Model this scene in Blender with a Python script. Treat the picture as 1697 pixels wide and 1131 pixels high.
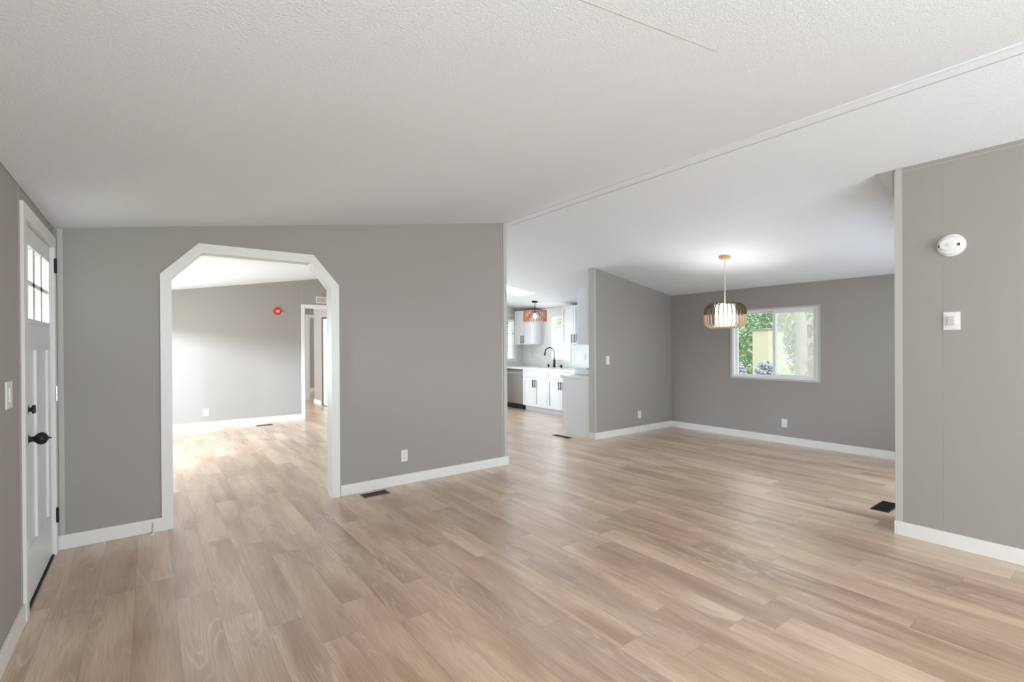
import bpy, bmesh, math, random
from mathutils import Vector, Matrix
random.seed(7)
SC = bpy.context.scene
COL = SC.collection
for o in list(bpy.data.objects): bpy.data.objects.remove(o)

# ---------------------------------------------------------------- layout (metres)
EYE = 1.42
XL, XR = -0.529, 7.212          # long outside walls
YA = 4.624                      # wall with the chamfered opening
RX = 3.397                      # ridge
HS, HR = 2.26, 2.875            # wall height at the eaves, at the ridge
XW, YW = 4.433, 1.141           # right-hand wall and its end
YP = 4.997                      # partition between dining room and kitchen
YK = 9.14                       # kitchen end wall
YG = 10.012                     # far room back wall
YB = -3.2                       # wall behind the viewer
T = 0.11
def zc(x): return HS+(HR-HS)*(x-XL)/(RX-XL) if x < RX else HR+(HS-HR)*(x-RX)/(XR-RX)

# ---------------------------------------------------------------- camera
cam_d = bpy.data.cameras.new('camera'); cam = bpy.data.objects.new('camera', cam_d); COL.objects.link(cam)
cam_d.sensor_width = 36; cam_d.sensor_fit = 'HORIZONTAL'; cam_d.lens = 798.79/1697*36
cam_d.shift_y = 9.42/1697; cam_d.clip_start = .02; cam_d.clip_end = 200
th, pitch, roll = 0.6461, -0.0029, -0.0061
cam.matrix_world = Matrix.Translation((0, 0, EYE)) @ Matrix.Rotation(-th, 4, 'Z') @ Matrix.Rotation(math.pi/2+pitch, 4, 'X') @ Matrix.Rotation(roll, 4, 'Z')
SC.camera = cam

# ---------------------------------------------------------------- world, sun, daylight
w = bpy.data.worlds.new('sky'); SC.world = w; w.use_nodes = True
nt = w.node_tree; bg = nt.nodes['Background']
bg.inputs[0].default_value = (0.86, 0.93, 1.0, 1); bg.inputs[1].default_value = 1.9
SC.view_settings.view_transform = 'Standard'; SC.view_settings.look = 'None'
SC.view_settings.gamma = 1; SC.view_settings.use_curve_mapping = False
SC.view_settings.exposure = 0.12
sun_d = bpy.data.lights.new('sun', 'SUN'); sun_d.energy = 2.6; sun_d.angle = .02; sun_d.color = (1, .95, .86)
sun = bpy.data.objects.new('sun', sun_d); COL.objects.link(sun)
sun.rotation_euler = Vector((0.25, 0.65, -1.0)).to_track_quat('-Z', 'Y').to_euler()
def area_lamp(name, loc, direction, sx, sy, power, color=(1, .98, .95)):
    d = bpy.data.lights.new(name, 'AREA'); d.shape = 'RECTANGLE'; d.size = sx; d.size_y = sy
    d.energy = power; d.color = color
    o = bpy.data.objects.new(name, d); COL.objects.link(o); o.location = loc
    o.rotation_euler = Vector(direction).to_track_quat('-Z', 'Y' if abs(direction[2]) < .9 else 'X').to_euler()
    return o
# daylight at each window; fill lamps stand at unseen openings added for them
area_lamp('fill_living_back', (1.9, YB-.25, 1.1), (0, 1, .50), 3.4, 1.9, 188, (.83, .925, 1))  # fill lamp added at an unseen window, tilted up to brighten the ceiling
area_lamp('fill_living_side', (XL-.25, -.6, 1.3), (1, 0, .55), 2.4, 1.3, 30, (.83, .925, 1))  # another added fill lamp, at an unseen window beside the viewer
area_lamp('daylight_far_room', (XL-3.0, 4.2, 2.45), (1, 1.35, -.25), 1.1, .7, 780, (.74, .87, 1))
area_lamp('fill_far_room', (XL-.35, 7.9, 1.1), (1, -.1, .0), 2.8, .8, 88, (.86, .94, 1))  # extra lamp added to lift the far room's general brightness
area_lamp('daylight_sink', (XR+.3, 7.8, 1.7), (-1, 0, -.2), .6, 1.0, 13, (.85, .94, 1))
area_lamp('fill_kitchen', (4.4, YK+.3, 1.1), (.15, -1, .12), 1.6, 1.9, 76, (.80, .91, 1))  # added fill lamp for the kitchen, at an unseen patio door
area_lamp('daylight_skylight', (5.55, 7.6, 3.05), (0, 0, -1), 1.1, .52, 100, (.82, .93, 1))
area_lamp('fill_dining', (5.75, YW-.40, 1.1), (-.25, 1, .10), 1.8, 1.9, 42, (.80, .91, 1))  # added fill lamp for the dining walls, at an unseen patio door
area_lamp('fill_hall', (XL-.3, 12.0, 1.5), (1, 0, 0), 2.0, 1.2, 190, (.88, .95, 1))  # added lamp brightening the hallway wall from the left
area_lamp('fill_bedroom', (XL-.3, 14.9, 1.5), (1, 0, 0), 1.4, 1.2, 320, (.88, .95, 1))  # added lamp brightening the room past the hallway

# ---------------------------------------------------------------- materials
def mat(name, color, rough=.5, metal=0, spec=.5, emis=None, estr=0, alpha=None):
    m = bpy.data.materials.new(name); m.use_nodes = True
    b = m.node_tree.nodes['Principled BSDF']
    b.inputs['Base Color'].default_value = (*color, 1); b.inputs['Roughness'].default_value = rough
    b.inputs['Metallic'].default_value = metal; b.inputs['Specular IOR Level'].default_value = spec
    if emis: b.inputs['Emission Color'].default_value = (*emis, 1); b.inputs['Emission Strength'].default_value = estr
    return m
def nodes(m): return m.node_tree.nodes, m.node_tree.links, m.node_tree.nodes['Principled BSDF']
def add_bump(m, scale, strength, dist=.002, detail=3, stretch=(1, 1, 1)):
    n, l, b = nodes(m)
    tc = n.new('ShaderNodeTexCoord'); mp = n.new('ShaderNodeMapping'); mp.inputs['Scale'].default_value = stretch
    ns = n.new('ShaderNodeTexNoise'); ns.inputs['Scale'].default_value = scale; ns.inputs['Detail'].default_value = detail
    bp = n.new('ShaderNodeBump'); bp.inputs['Strength'].default_value = strength; bp.inputs['Distance'].default_value = dist
    l.new(tc.outputs['Object'], mp.inputs[0]); l.new(mp.outputs[0], ns.inputs['Vector']); l.new(ns.outputs[0], bp.inputs['Height']); l.new(bp.outputs[0], b.inputs['Normal'])
    return ns
def add_mottle(m, c1, c2, scale, stretch=(1, 1, 1)):
    n, l, b = nodes(m)
    tc = n.new('ShaderNodeTexCoord'); mp = n.new('ShaderNodeMapping'); mp.inputs['Scale'].default_value = stretch
    ns = n.new('ShaderNodeTexNoise'); ns.inputs['Scale'].default_value = scale; ns.inputs['Detail'].default_value = 4
    mx = n.new('ShaderNodeMix'); mx.data_type = 'RGBA'
    mx.inputs[6].default_value = (*c1, 1); mx.inputs[7].default_value = (*c2, 1)
    l.new(tc.outputs['Object'], mp.inputs[0]); l.new(mp.outputs[0], ns.inputs['Vector']); l.new(ns.outputs[0], mx.inputs[0]); l.new(mx.outputs[2], b.inputs['Base Color'])

M = {}
M['wall'] = mat('greige_wall', (.50, .475, .45), .55, spec=.35); add_mottle(M['wall'], (.378, .350, .322), (.368, .343, .318), 1.5); add_bump(M['wall'], 260, .12, .001)
M['ceiling'] = mat('ceiling_paint', (.85, .875, .92), .8, spec=.2); add_bump(M['ceiling'], 130, .6, .004, 2)
M['trim'] = mat('white_trim', (.84, .825, .79), .35)
M['trim_grey'] = mat('greige_trim', (.54, .52, .49), .4)
M['seam'] = mat('seam', (.38, .365, .345), .7)
M['door'] = mat('white_door', (.80, .82, .82), .35)
M['black'] = mat('black_metal', (.010, .010, .011), .45, 0, spec=.35)
M['plastic'] = mat('white_plastic', (.84, .84, .82), .3)
M['slot'] = mat('dark_slot', (.06, .06, .06), .6)
M['cab'] = mat('cabinet_white', (.81, .825, .845), .3)
M['counter'] = mat('quartz', (.88, .88, .87), .15); add_mottle(M['counter'], (.90, .90, .89), (.80, .80, .79), 9)
M['kitchen_wall'] = mat('kitchen_wall', (.72, .71, .69), .5)
M['tile'] = mat('backsplash', (.78, .78, .76), .2)
M['steel'] = mat('stainless', (.40, .37, .34), .3, .9); add_mottle(M['steel'], (.44, .41, .38), (.34, .31, .29), 60, (1, 1, .05))
M['chrome'] = mat('chrome', (.7, .7, .7), .2, 1)
M['red'] = mat('red_plastic', (.62, .02, .01), .4)
M['salmon'] = mat('salmon_label', (.85, .36, .24), .5)
M['wood_light'] = mat('light_wood', (.72, .48, .30), .5); add_mottle(M['wood_light'], (.75, .50, .32), (.60, .38, .23), 30, (1, 1, .1))
M['copper'] = mat('copper_slat', (.46, .19, .12), .45, .25)
M['bulb'] = mat('glowing_bulb', (1, 1, 1), .4, emis=(1, .93, .84), estr=6)
M['diffuser'] = mat('opal_diffuser', (.9, .9, .88), .5, emis=(1, .97, .92), estr=.95)
M['sky_diffuser'] = mat('skylight_acrylic', (.95, .95, .95), .4)
M['dark_void'] = mat('duct_dark', (.02, .018, .015), .8)
M['vinyl'] = mat('window_vinyl', (.85, .86, .87), .3)
M['brown_metal'] = mat('bronze_register', (.10, .065, .04), .4, .5)
M['leaf'] = mat('leaf_green', (.16, .30, .10), .6); add_mottle(M['leaf'], (.22, .42, .26), (.60, .72, .46), 2.2)
M['leaf_pale'] = mat('leaf_pale', (.40, .46, .18), .6); add_mottle(M['leaf_pale'], (.38, .46, .26), (.82, .80, .50), 1.8)
M['leaf_blue'] = mat('leaf_blue', (.14, .19, .18), .6); add_mottle(M['leaf_blue'], (.16, .20, .24), (.75, .79, .80), 14)
M['bark'] = mat('bark', (.34, .29, .25), .9); add_mottle(M['bark'], (.66, .62, .58), (.46, .42, .38), 8, (1, 1, .2))
M['grass'] = mat('grass', (.35, .42, .20), .9); add_mottle(M['grass'], (.30, .36, .16), (.62, .60, .42), 2)
M['block'] = mat('block_paint', (.74, .72, .52), .7)
M['block_top'] = mat('block_top', (.30, .34, .26), .7)

def split_wood():       # slat painted dark above its waist, bare wood below
    m = mat('two_tone_slat', (.5, .4, .3), .45)
    n, l, b = nodes(m)
    tc = n.new('ShaderNodeTexCoord'); sp = n.new('ShaderNodeSeparateXYZ'); mt = n.new('ShaderNodeMath'); mt.operation = 'GREATER_THAN'; mt.inputs[1].default_value = -.725
    mx = n.new('ShaderNodeMix'); mx.data_type = 'RGBA'; mx.inputs[6].default_value = (.78, .56, .38, 1); mx.inputs[7].default_value = (.11, .075, .035, 1)
    l.new(tc.outputs['Object'], sp.inputs[0]); l.new(sp.outputs[2], mt.inputs[0]); l.new(mt.outputs[0], mx.inputs[0]); l.new(mx.outputs[2], b.inputs['Base Color'])
    return m
M['slat'] = split_wood()

def glass(name, tint=(1, 1, 1), haze=0.0):
    m = bpy.data.materials.new(name); m.use_nodes = True; n = m.node_tree.nodes; l = m.node_tree.links
    n.remove(n['Principled BSDF']); out = n['Material Output']
    tr = n.new('ShaderNodeBsdfTransparent'); tr.inputs[0].default_value = (*tint, 1)
    gl = n.new('ShaderNodeBsdfGlossy'); gl.inputs['Roughness'].default_value = .02
    mx = n.new('ShaderNodeMixShader'); mx.inputs[0].default_value = .03
    l.new(tr.outputs[0], mx.inputs[1]); l.new(gl.outputs[0], mx.inputs[2])
    last = mx
    if haze:
        df = n.new('ShaderNodeBsdfTranslucent'); df.inputs[0].default_value = (.8, .82, .82, 1)
        d2 = n.new('ShaderNodeBsdfDiffuse'); d2.inputs[0].default_value = (.6, .6, .6, 1)
        m2 = n.new('ShaderNodeMixShader'); m2.inputs[0].default_value = .35; l.new(df.outputs[0], m2.inputs[1]); l.new(d2.outputs[0], m2.inputs[2])
        m3 = n.new('ShaderNodeMixShader'); m3.inputs[0].default_value = haze; l.new(mx.outputs[0], m3.inputs[1]); l.new(m2.outputs[0], m3.inputs[2]); last = m3
    l.new(last.outputs[0], out.inputs[0]); return m
M['glass'] = glass('window_glass')
M['screen'] = glass('insect_screen', (1, 1, 1), .34)
M['acrylic'] = glass('acrylic', (1, 1, 1), .7)

def floor_mat():
    m = mat('vinyl_plank', (.6, .45, .33), .3, spec=.7)
    n, l, b = nodes(m); b.inputs['Coat Weight'].default_value = .8; b.inputs['Coat Roughness'].default_value = .33
    def math_(op, a=None, bb=None, v0=None, v1=None):
        k = n.new('ShaderNodeMath'); k.operation = op
        if a is not None: l.new(a, k.inputs[0])
        if bb is not None: l.new(bb, k.inputs[1])
        if v0 is not None: k.inputs[0].default_value = v0
        if v1 is not None: k.inputs[1].default_value = v1
        return k.outputs[0]
    W, L = .182, 1.22
    tc = n.new('ShaderNodeTexCoord'); sp = n.new('ShaderNodeSeparateXYZ'); l.new(tc.outputs['Object'], sp.inputs[0])
    X = math_('ADD', sp.outputs[0], v1=.071+W*20); Y = sp.outputs[1]
    xs = math_('DIVIDE', X, v1=W); row = math_('FLOOR', xs); fx = math_('FRACT', xs)
    wn = n.new('ShaderNodeTexWhiteNoise'); wn.noise_dimensions = '1D'; l.new(row, wn.inputs['W'])
    ys = math_('ADD', math_('DIVIDE', Y, v1=L), math_('MULTIPLY', wn.outputs['Value'], v1=7.3)); ys = math_('ADD', ys, v1=30)
    ci = math_('FLOOR', ys); fy = math_('FRACT', ys)
    idx = n.new('ShaderNodeCombineXYZ'); l.new(row, idx.inputs[0]); l.new(ci, idx.inputs[1])
    w2 = n.new('ShaderNodeTexWhiteNoise'); w2.noise_dimensions = '3D'; l.new(idx.outputs[0], w2.inputs['Vector'])
    # grain coordinates, shifted per plank
    off = math_('MULTIPLY', w2.outputs['Value'], v1=37.)
    gv = n.new('ShaderNodeCombineXYZ'); l.new(math_('MULTIPLY', X, v1=1.0), gv.inputs[0]); l.new(Y, gv.inputs[1]); l.new(off, gv.inputs[2])
    def noise(vec, sc, scale, detail=4, rough=.55, dist=0):
        mp = n.new('ShaderNodeMapping'); mp.inputs['Scale'].default_value = sc; l.new(vec, mp.inputs[0])
        k = n.new('ShaderNodeTexNoise'); k.inputs['Scale'].default_value = scale; k.inputs['Detail'].default_value = detail; k.inputs['Roughness'].default_value = rough; k.inputs['Distortion'].default_value = dist
        l.new(mp.outputs[0], k.inputs['Vector']); return k.outputs[0]
    fine = noise(gv.outputs[0], (1, .035, 1), 170, 5, .6)
    broad = noise(gv.outputs[0], (1, .16, 1), 6.5, 3, .5, .4)
    # cathedral rings: contour lines of a stretched noise field
    ringf = noise(gv.outputs[0], (1, .12, 1), 5.6, 2, .45, .25)
    rings = math_('ABSOLUTE', math_('SUBTRACT', math_('FRACT', math_('MULTIPLY', ringf, v1=20)), v1=.5))
    rings = math_('MULTIPLY', rings, v1=2.0)
    ringp = math_('POWER', rings, v1=5.0)
    mask = noise(gv.outputs[0], (1, .5, 1), 3.0, 2, .5)
    mk = n.new('ShaderNodeMapRange'); mk.inputs[1].default_value = .46; mk.inputs[2].default_value = .62; l.new(mask, mk.inputs[0])
    ringp = math_('MULTIPLY', ringp, mk.outputs[0])
    rmp = n.new('ShaderNodeValToRGB'); l.new(broad, rmp.inputs[0])
    e = rmp.color_ramp.elements
    e[0].position = .30; e[0].color = (.44, .30, .21, 1)
    e[1].position = .72; e[1].color = (.76, .62, .49, 1)
    k = e.new(.45); k.color = (.57, .42, .31, 1); k = e.new(.58); k.color = (.68, .53, .41, 1)
    def mixc(fac, a, bcol=None, blend='MIX', fv=None, sock=None):
        k = n.new('ShaderNodeMix'); k.data_type = 'RGBA'; k.blend_type = blend
        if fac is not None: l.new(fac, k.inputs[0])
        else: k.inputs[0].default_value = fv
        l.new(a, k.inputs[6])
        if sock is not None: l.new(sock, k.inputs[7])
        else: k.inputs[7].default_value = (*bcol, 1)
        return k.outputs[2]
    # per plank tone
    pr = n.new('ShaderNodeValToRGB'); l.new(w2.outputs['Value'], pr.inputs[0])
    e = pr.color_ramp.elements; e[0].color = (.89, .80, .72, 1); e[1].color = (1.12, 1.03, .92, 1)
    k = e.new(.5); k.color = (1.02, .925, .825, 1)
    c = mixc(None, rmp.outputs[0], blend='MULTIPLY', fv=1.0, sock=pr.outputs[0])
    fr = n.new('ShaderNodeMapRange'); fr.inputs[1].default_value = .35; fr.inputs[2].default_value = .65; fr.inputs[3].default_value = .86; fr.inputs[4].default_value = 1.1; l.new(fine, fr.inputs[0])
    cc = n.new('ShaderNodeCombineColor'); [l.new(fr.outputs[0], cc.inputs[i]) for i in range(3)]
    c = mixc(None, c, blend='MULTIPLY', fv=1.0, sock=cc.outputs[0])
    c = mixc(math_('MULTIPLY', ringp, v1=.45), c, (.86, .78, .69))
    # joints
    ex = math_('MINIMUM', fx, math_('SUBTRACT', v0=1., bb=fx)); ex = math_('LESS_THAN', math_('MULTIPLY', ex, v1=W), v1=.0009)
    ey = math_('MINIMUM', fy, math_('SUBTRACT', v0=1., bb=fy)); ey = math_('LESS_THAN', math_('MULTIPLY', ey, v1=L), v1=.0010)
    j = math_('MAXIMUM', ex, ey)
    c = mixc(math_('MULTIPLY', j, v1=.55), c, (.16, .10, .07))
    l.new(c, b.inputs['Base Color'])
    rr = n.new('ShaderNodeMapRange'); rr.inputs[3].default_value = .24; rr.inputs[4].default_value = .40; l.new(fine, rr.inputs[0]); l.new(rr.outputs[0], b.inputs['Roughness'])
    bp = n.new('ShaderNodeBump'); bp.inputs['Strength'].default_value = .12; bp.inputs['Distance'].default_value = .001
    l.new(math_('SUBTRACT', fine, j), bp.inputs['Height']); l.new(bp.outputs[0], b.inputs['Normal'])
    return m
M['floor'] = floor_mat()

# ---------------------------------------------------------------- mesh helpers
class MB:
    def __init__(s): s.bm = bmesh.new()
    def box(s, x0, x1, y0, y1, z0, z1, bev=0):
        x0, x1 = min(x0, x1), max(x0, x1); y0, y1 = min(y0, y1), max(y0, y1); z0, z1 = min(z0, z1), max(z0, z1)
        v = [s.bm.verts.new(p) for p in ((x0,y0,z0),(x1,y0,z0),(x1,y1,z0),(x0,y1,z0),(x0,y0,z1),(x1,y0,z1),(x1,y1,z1),(x0,y1,z1))]
        f = [s.bm.faces.new([v[i] for i in q]) for q in ((3,2,1,0),(4,5,6,7),(0,1,5,4),(1,2,6,5),(2,3,7,6),(3,0,4,7))]
        if bev:
            ed = list({e for g in f for e in g.edges})
            bmesh.ops.bevel(s.bm, geom=ed, offset=bev, segments=2, profile=.5, affect='EDGES')
        return s
    def prism(s, pts, axis, a, b):      # polygon pts in the plane normal to axis, extruded a..b
        def P(p, t): return {'x': (t, p[0], p[1]), 'y': (p[0], t, p[1]), 'z': (p[0], p[1], t)}[axis]
        A = [s.bm.verts.new(P(p, a)) for p in pts]; B = [s.bm.verts.new(P(p, b)) for p in pts]; n = len(pts)
        s.bm.faces.new(A); s.bm.faces.new(B[::-1])
        for i in range(n): s.bm.faces.new((A[i], B[i], B[(i+1) % n], A[(i+1) % n]))
        return s
    def cyl(s, p0, p1, r0, r1=None, n=20, caps=True):
        r1 = r0 if r1 is None else r1
        p0, p1 = Vector(p0), Vector(p1); d = (p1-p0).normalized()
        u = d.orthogonal().normalized(); v = d.cross(u)
        A = [s.bm.verts.new(p0+(u*math.cos(t)+v*math.sin(t))*r0) for t in [2*math.pi*i/n for i in range(n)]]
        B = [s.bm.verts.new(p1+(u*math.cos(t)+v*math.sin(t))*r1) for t in [2*math.pi*i/n for i in range(n)]]
        for i in range(n): s.bm.faces.new((A[i], A[(i+1) % n], B[(i+1) % n], B[i]))
        if caps: s.bm.faces.new(A[::-1]); s.bm.faces.new(B)
        return s
    def tube(s, pts, rad, n=12):
        pts = [Vector(p) for p in pts]; rings = []
        u = None
        for i, p in enumerate(pts):
            d = (pts[min(i+1, len(pts)-1)]-pts[max(i-1, 0)]).normalized()
            u = d.orthogonal().normalized() if u is None else (u-d*u.dot(d)).normalized()
            v = d.cross(u); r = rad[i] if isinstance(rad, (list, tuple)) else rad
            rings.append([s.bm.verts.new(p+(u*math.cos(2*math.pi*k/n)+v*math.sin(2*math.pi*k/n))*r) for k in range(n)])
        for a, b in zip(rings, rings[1:]):
            for k in range(n): s.bm.faces.new((a[k], a[(k+1) % n], b[(k+1) % n], b[k]))
        s.bm.faces.new(rings[0][::-1]); s.bm.faces.new(rings[-1]); return s
    def lathe(s, prof, origin, axis, n=32, cap=True):     # prof: (radius, distance along axis)
        o = Vector(origin); d = Vector(axis).normalized(); u = d.orthogonal().normalized(); v = d.cross(u); rings = []
        for r, h in prof:
            rings.append([s.bm.verts.new(o+d*h+(u*math.cos(2*math.pi*k/n)+v*math.sin(2*math.pi*k/n))*max(r, .0003)) for k in range(n)])
        for a, b in zip(rings, rings[1:]):
            for k in range(n): s.bm.faces.new((a[k], a[(k+1) % n], b[(k+1) % n], b[k]))
        if cap: s.bm.faces.new(rings[0][::-1]); s.bm.faces.new(rings[-1])
        return s
    def build(s, name, m, parent=None, smooth=False):
        me = bpy.data.meshes.new(name)
        bmesh.ops.recalc_face_normals(s.bm, faces=s.bm.faces)
        if parent is not None and parent.type == 'EMPTY' or (parent is not None and parent.parent is not None):
            root = parent
            loc = Vector((0, 0, 0))
            while root is not None: loc += root.location; root = root.parent
            bmesh.ops.translate(s.bm, verts=s.bm.verts, vec=-loc)
        s.bm.to_mesh(me); s.bm.free(); me.materials.append(m)
        if smooth:
            for p in me.polygons: p.use_smooth = True
            me.set_sharp_from_angle(angle=math.radians(35))
        o = bpy.data.objects.new(name, me); COL.objects.link(o)
        if parent is not None: o.parent = parent
        return o
def tag(o, label, cat=None, group=None, kind=None):
    o['label'] = label
    if cat: o['category'] = cat
    if group: o['group'] = group
    if kind: o['kind'] = kind
    return o
def thing(name, loc, label, cat, group=None, kind=None):
    o = bpy.data.objects.new(name, None); COL.objects.link(o); o.location = loc; o.empty_display_size = .1
    return tag(o, label, cat, group, kind)
def struct(mb, name, m, label, cat): return tag(mb.build(name, M[m]), label, cat, kind='structure')

# ---------------------------------------------------------------- floor, ceiling
mb = MB(); mb.box(XL-T, XR+T, YB-T, YK+T, -.12, 0); mb.box(XL-T, 3.50, YK+T, 17, -.12, 0); mb.box(3.50, 5.60, 10.1, 17, -.12, 0)
struct(mb, 'floor', 'floor', 'light oak coloured plank floor running through all the rooms', 'floor')
mb = MB(); th_ = .10
SX0, SX1, SY0, SY1 = 4.98, 6.11, 7.33, 7.89
def slab(x0, x1, y0, y1): mb.prism([(x0, zc(x0)), (x1, zc(x1)), (x1, zc(x1)+th_), (x0, zc(x0)+th_)], 'y', y0, y1)
slab(XL-T, RX, YB-T, 17)
slab(RX, 3.50, YK+T, 17); slab(3.50, 5.60, 10.1, 17); slab(RX, SX0, YB-T, YK+T); slab(SX0, SX1, YB-T, SY0); slab(SX0, SX1, SY1, YK+T); slab(SX1, XR+T, YB-T, YK+T)
struct(mb, 'ceiling', 'ceiling', 'vaulted white textured ceiling sloping down from the ridge to both sides', 'ceiling')
mb = MB(); mb.prism([(RX-.016, zc(RX)-.010), (RX+.016, zc(RX)-.010), (RX+.016, zc(RX)+.004), (RX-.016, zc(RX)+.004)], 'y', YB, YA)
struct(mb, 'trim_1', 'ceiling', 'thin white batten along the ridge of the ceiling', 'trim')
mb = MB(); mb.prism([(RX+.085, zc(RX+.085)-.002), (RX+.092, zc(RX+.092)-.002), (RX+.092, zc(RX+.1)+.003), (RX+.085, zc(RX+.1)+.003)], 'y', YB, YA)
struct(mb, 'trim_2', 'trim_grey', 'fine seam line just beside the ridge batten', 'trim')
mb = MB(); mb.prism([(XL, zc(XL)-.0015), (1.9, zc(1.9)-.001), (1.9, zc(1.9)), (XL, zc(XL))], 'y', 1.086, 1.089)
struct(mb, 'trim_3', 'trim_grey', 'faint panel seam across the near ceiling slope', 'trim')

# ---------------------------------------------------------------- walls
def wall_y(mb, x0, x1, y0, y1, holes=()):     # wall in the xz plane; holes (hx0,hx1,z0,z1)
    cuts = sorted({x0, x1, *([RX] if x0 < RX < x1 else []), *[h for a in holes for h in a[:2]]})
    for a, b in zip(cuts, cuts[1:]):
        m_ = (a+b)/2; hs = sorted([(h[2], h[3]) for h in holes if h[0] < m_ < h[1]]); z = 0
        for h0, h1 in hs:
            if h0 > z+1e-4: mb.box(a, b, y0, y1, z, h0)
            z = h1
        mb.prism([(a, z), (b, z), (b, zc(b)+.02), (a, zc(a)+.02)], 'y', y0, y1)
def wall_x(mb, x0, x1, y0, y1, ztop, holes=()):
    cuts = sorted({y0, y1, *[h for a in holes for h in a[:2]]})
    for a, b in zip(cuts, cuts[1:]):
        m_ = (a+b)/2; hs = sorted([(h[2], h[3]) for h in holes if h[0] < m_ < h[1]]); z = 0
        for h0, h1 in hs:
            if h0 > z+1e-4: mb.box(x0, x1, a, b, z, h0)
            z = h1
        mb.box(x0, x1, a, b, z, ztop)
DY0, DY1, DZ = 3.565, 4.535, 2.12       # front door opening
mb = MB(); wall_x(mb, XL-T, XL, YB, 17, HS+.02, [(-1.8, .6, .8, 2.05), (DY0, DY1, 0, DZ), (6.2, 9.5, .45, 1.86), (10.8, 13.2, .85, 2.0), (14.2, 15.6, .85, 2.0)])
struct(mb, 'wall_left', 'wall', 'greige outside wall on the left holding the front door', 'wall')
mb = MB(); wall_x(mb, XR, XR+T, YB, YK+T, HS+.02, [(2.70, 3.905, .905, 1.93), (7.50, 8.11, 1.075, 2.06)])
struct(mb, 'wall_right_outer', 'wall', 'grey outside wall with the dining room window', 'wall')
mb = MB(); wall_y(mb, XL, XR, YB-T, YB, [(.2, 3.6, .35, 2.2)])
struct(mb, 'wall_back', 'wall', 'greige wall behind the viewer', 'wall')
# chamfered opening
ax0, ax1, az, azt = .135, 1.375, 1.965, 2.195; ac = .215
mb = MB(); wall_y(mb, XL, RX+.0, YA, YA+T, [(ax0, ax1, 0, azt)])
mb.prism([(ax0, az), (ax0+ac, azt), (ax0, azt)], 'y', YA, YA+T); mb.prism([(ax1, az), (ax1, azt), (ax1-ac+.03, azt)], 'y', YA, YA+T)
struct(mb, 'wall_front', 'wall', 'greige wall pierced by the white framed chamfered opening', 'wall')
mb = MB(); wall_y(mb, 5.315, XR, YP, YP+T)
struct(mb, 'wall_partition', 'wall', 'greige partition between the dining room and kitchen', 'wall')
mb = MB(); zt = zc(XW)
mb.prism([(XW, 0), (XW+T, 0), (XW+T, zc(XW+T)+.02), (XW, zc(XW)+.02)], 'y', YB, YW)
mb.prism([(YW, zc(XW)+.01), (YW+.128, zc(XW)+.01), (YW, 2.487)], 'x', XW+.002, XW+T)
struct(mb, 'wall_right', 'wall', 'greige wall on the right holding the smoke alarm, with a small corner gusset', 'wall')
mb = MB(); wall_y(mb, XW+T, XR, YW-T-.02, YW-.02, [(4.9, 6.9, .03, 2.05)])
struct(mb, 'wall_dining_side', 'wall', 'side wall of the dining room behind the right wall', 'wall')
mb = MB(); wall_y(mb, 3.5, XR, YK, YK+T, [(3.7, 5.5, .03, 2.05), (6.05, 6.985, 1.075, 2.05)])
struct(mb, 'wall_kitchen_end', 'kitchen_wall', 'pale end wall of the kitchen with a gridded window', 'wall')
mb = MB(); mb.prism([(3.33, 0), (3.41, 0), (3.41, zc(3.41)+.02), (3.33, zc(3.33)+.02)], 'y', YA+T, YG)  # unseen wall, lengthened to stop far room glare, white for bounce
struct(mb, 'wall_inner', 'kitchen_wall', 'unseen inner wall between far room and kitchen, extended to block light', 'wall')
hx0, hx1, hz = 2.445, 3.30, 2.19
mb = MB(); wall_y(mb, XL, 3.42, YG, YG+T, [(hx0, hx1, 0, hz)])
struct(mb, 'wall_far', 'wall', 'pale greige back wall of the far room beyond the opening', 'wall')
# hallway
CY0, CY1, CZ = 10.55, 12.02, 2.115
mb = MB(); wall_x(mb, 3.33, 3.43, YG+T, 12.70, HR-.02, [(CY0, CY1, 0, CZ)])
struct(mb, 'wall_hall_right', 'wall', 'white hallway wall holding the closet', 'wall')
mb = MB(); wall_y(mb, XL, 5.5, 13.8, 13.9, [(3.50, 4.30, 0, 2.20)])
struct(mb, 'wall_hall_end', 'wall', 'end wall of the hallway with a doorway', 'wall')
mb = MB(); wall_y(mb, 3.43, 5.5, 12.60, 12.70)
mb.prism([(5.4, 0), (5.5, 0), (5.5, zc(5.5)+.02), (5.4, zc(5.4)+.02)], 'y', 10.2, 13.8); wall_y(mb, 3.43, 5.6, 10.1, 10.2)
mb.prism([(5.5, 0), (5.6, 0), (5.6, zc(5.6)+.02), (5.5, zc(5.5)+.02)], 'y', 10.2, 16.1)
struct(mb, 'wall_hall_side', 'wall', 'side passage walls of the hallway', 'wall')
mb = MB(); mb.box(4.2, 4.3, 10.2, 12.6, 0, 2.6)
struct(mb, 'wall_closet', 'wall', 'back of the closet behind the sliding doors', 'wall')
mb = MB(); wall_y(mb, XL, 5.5, 16.0, 16.1)
struct(mb, 'wall_bedroom', 'wall', 'grey wall of the room past the hallway', 'wall')

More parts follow.
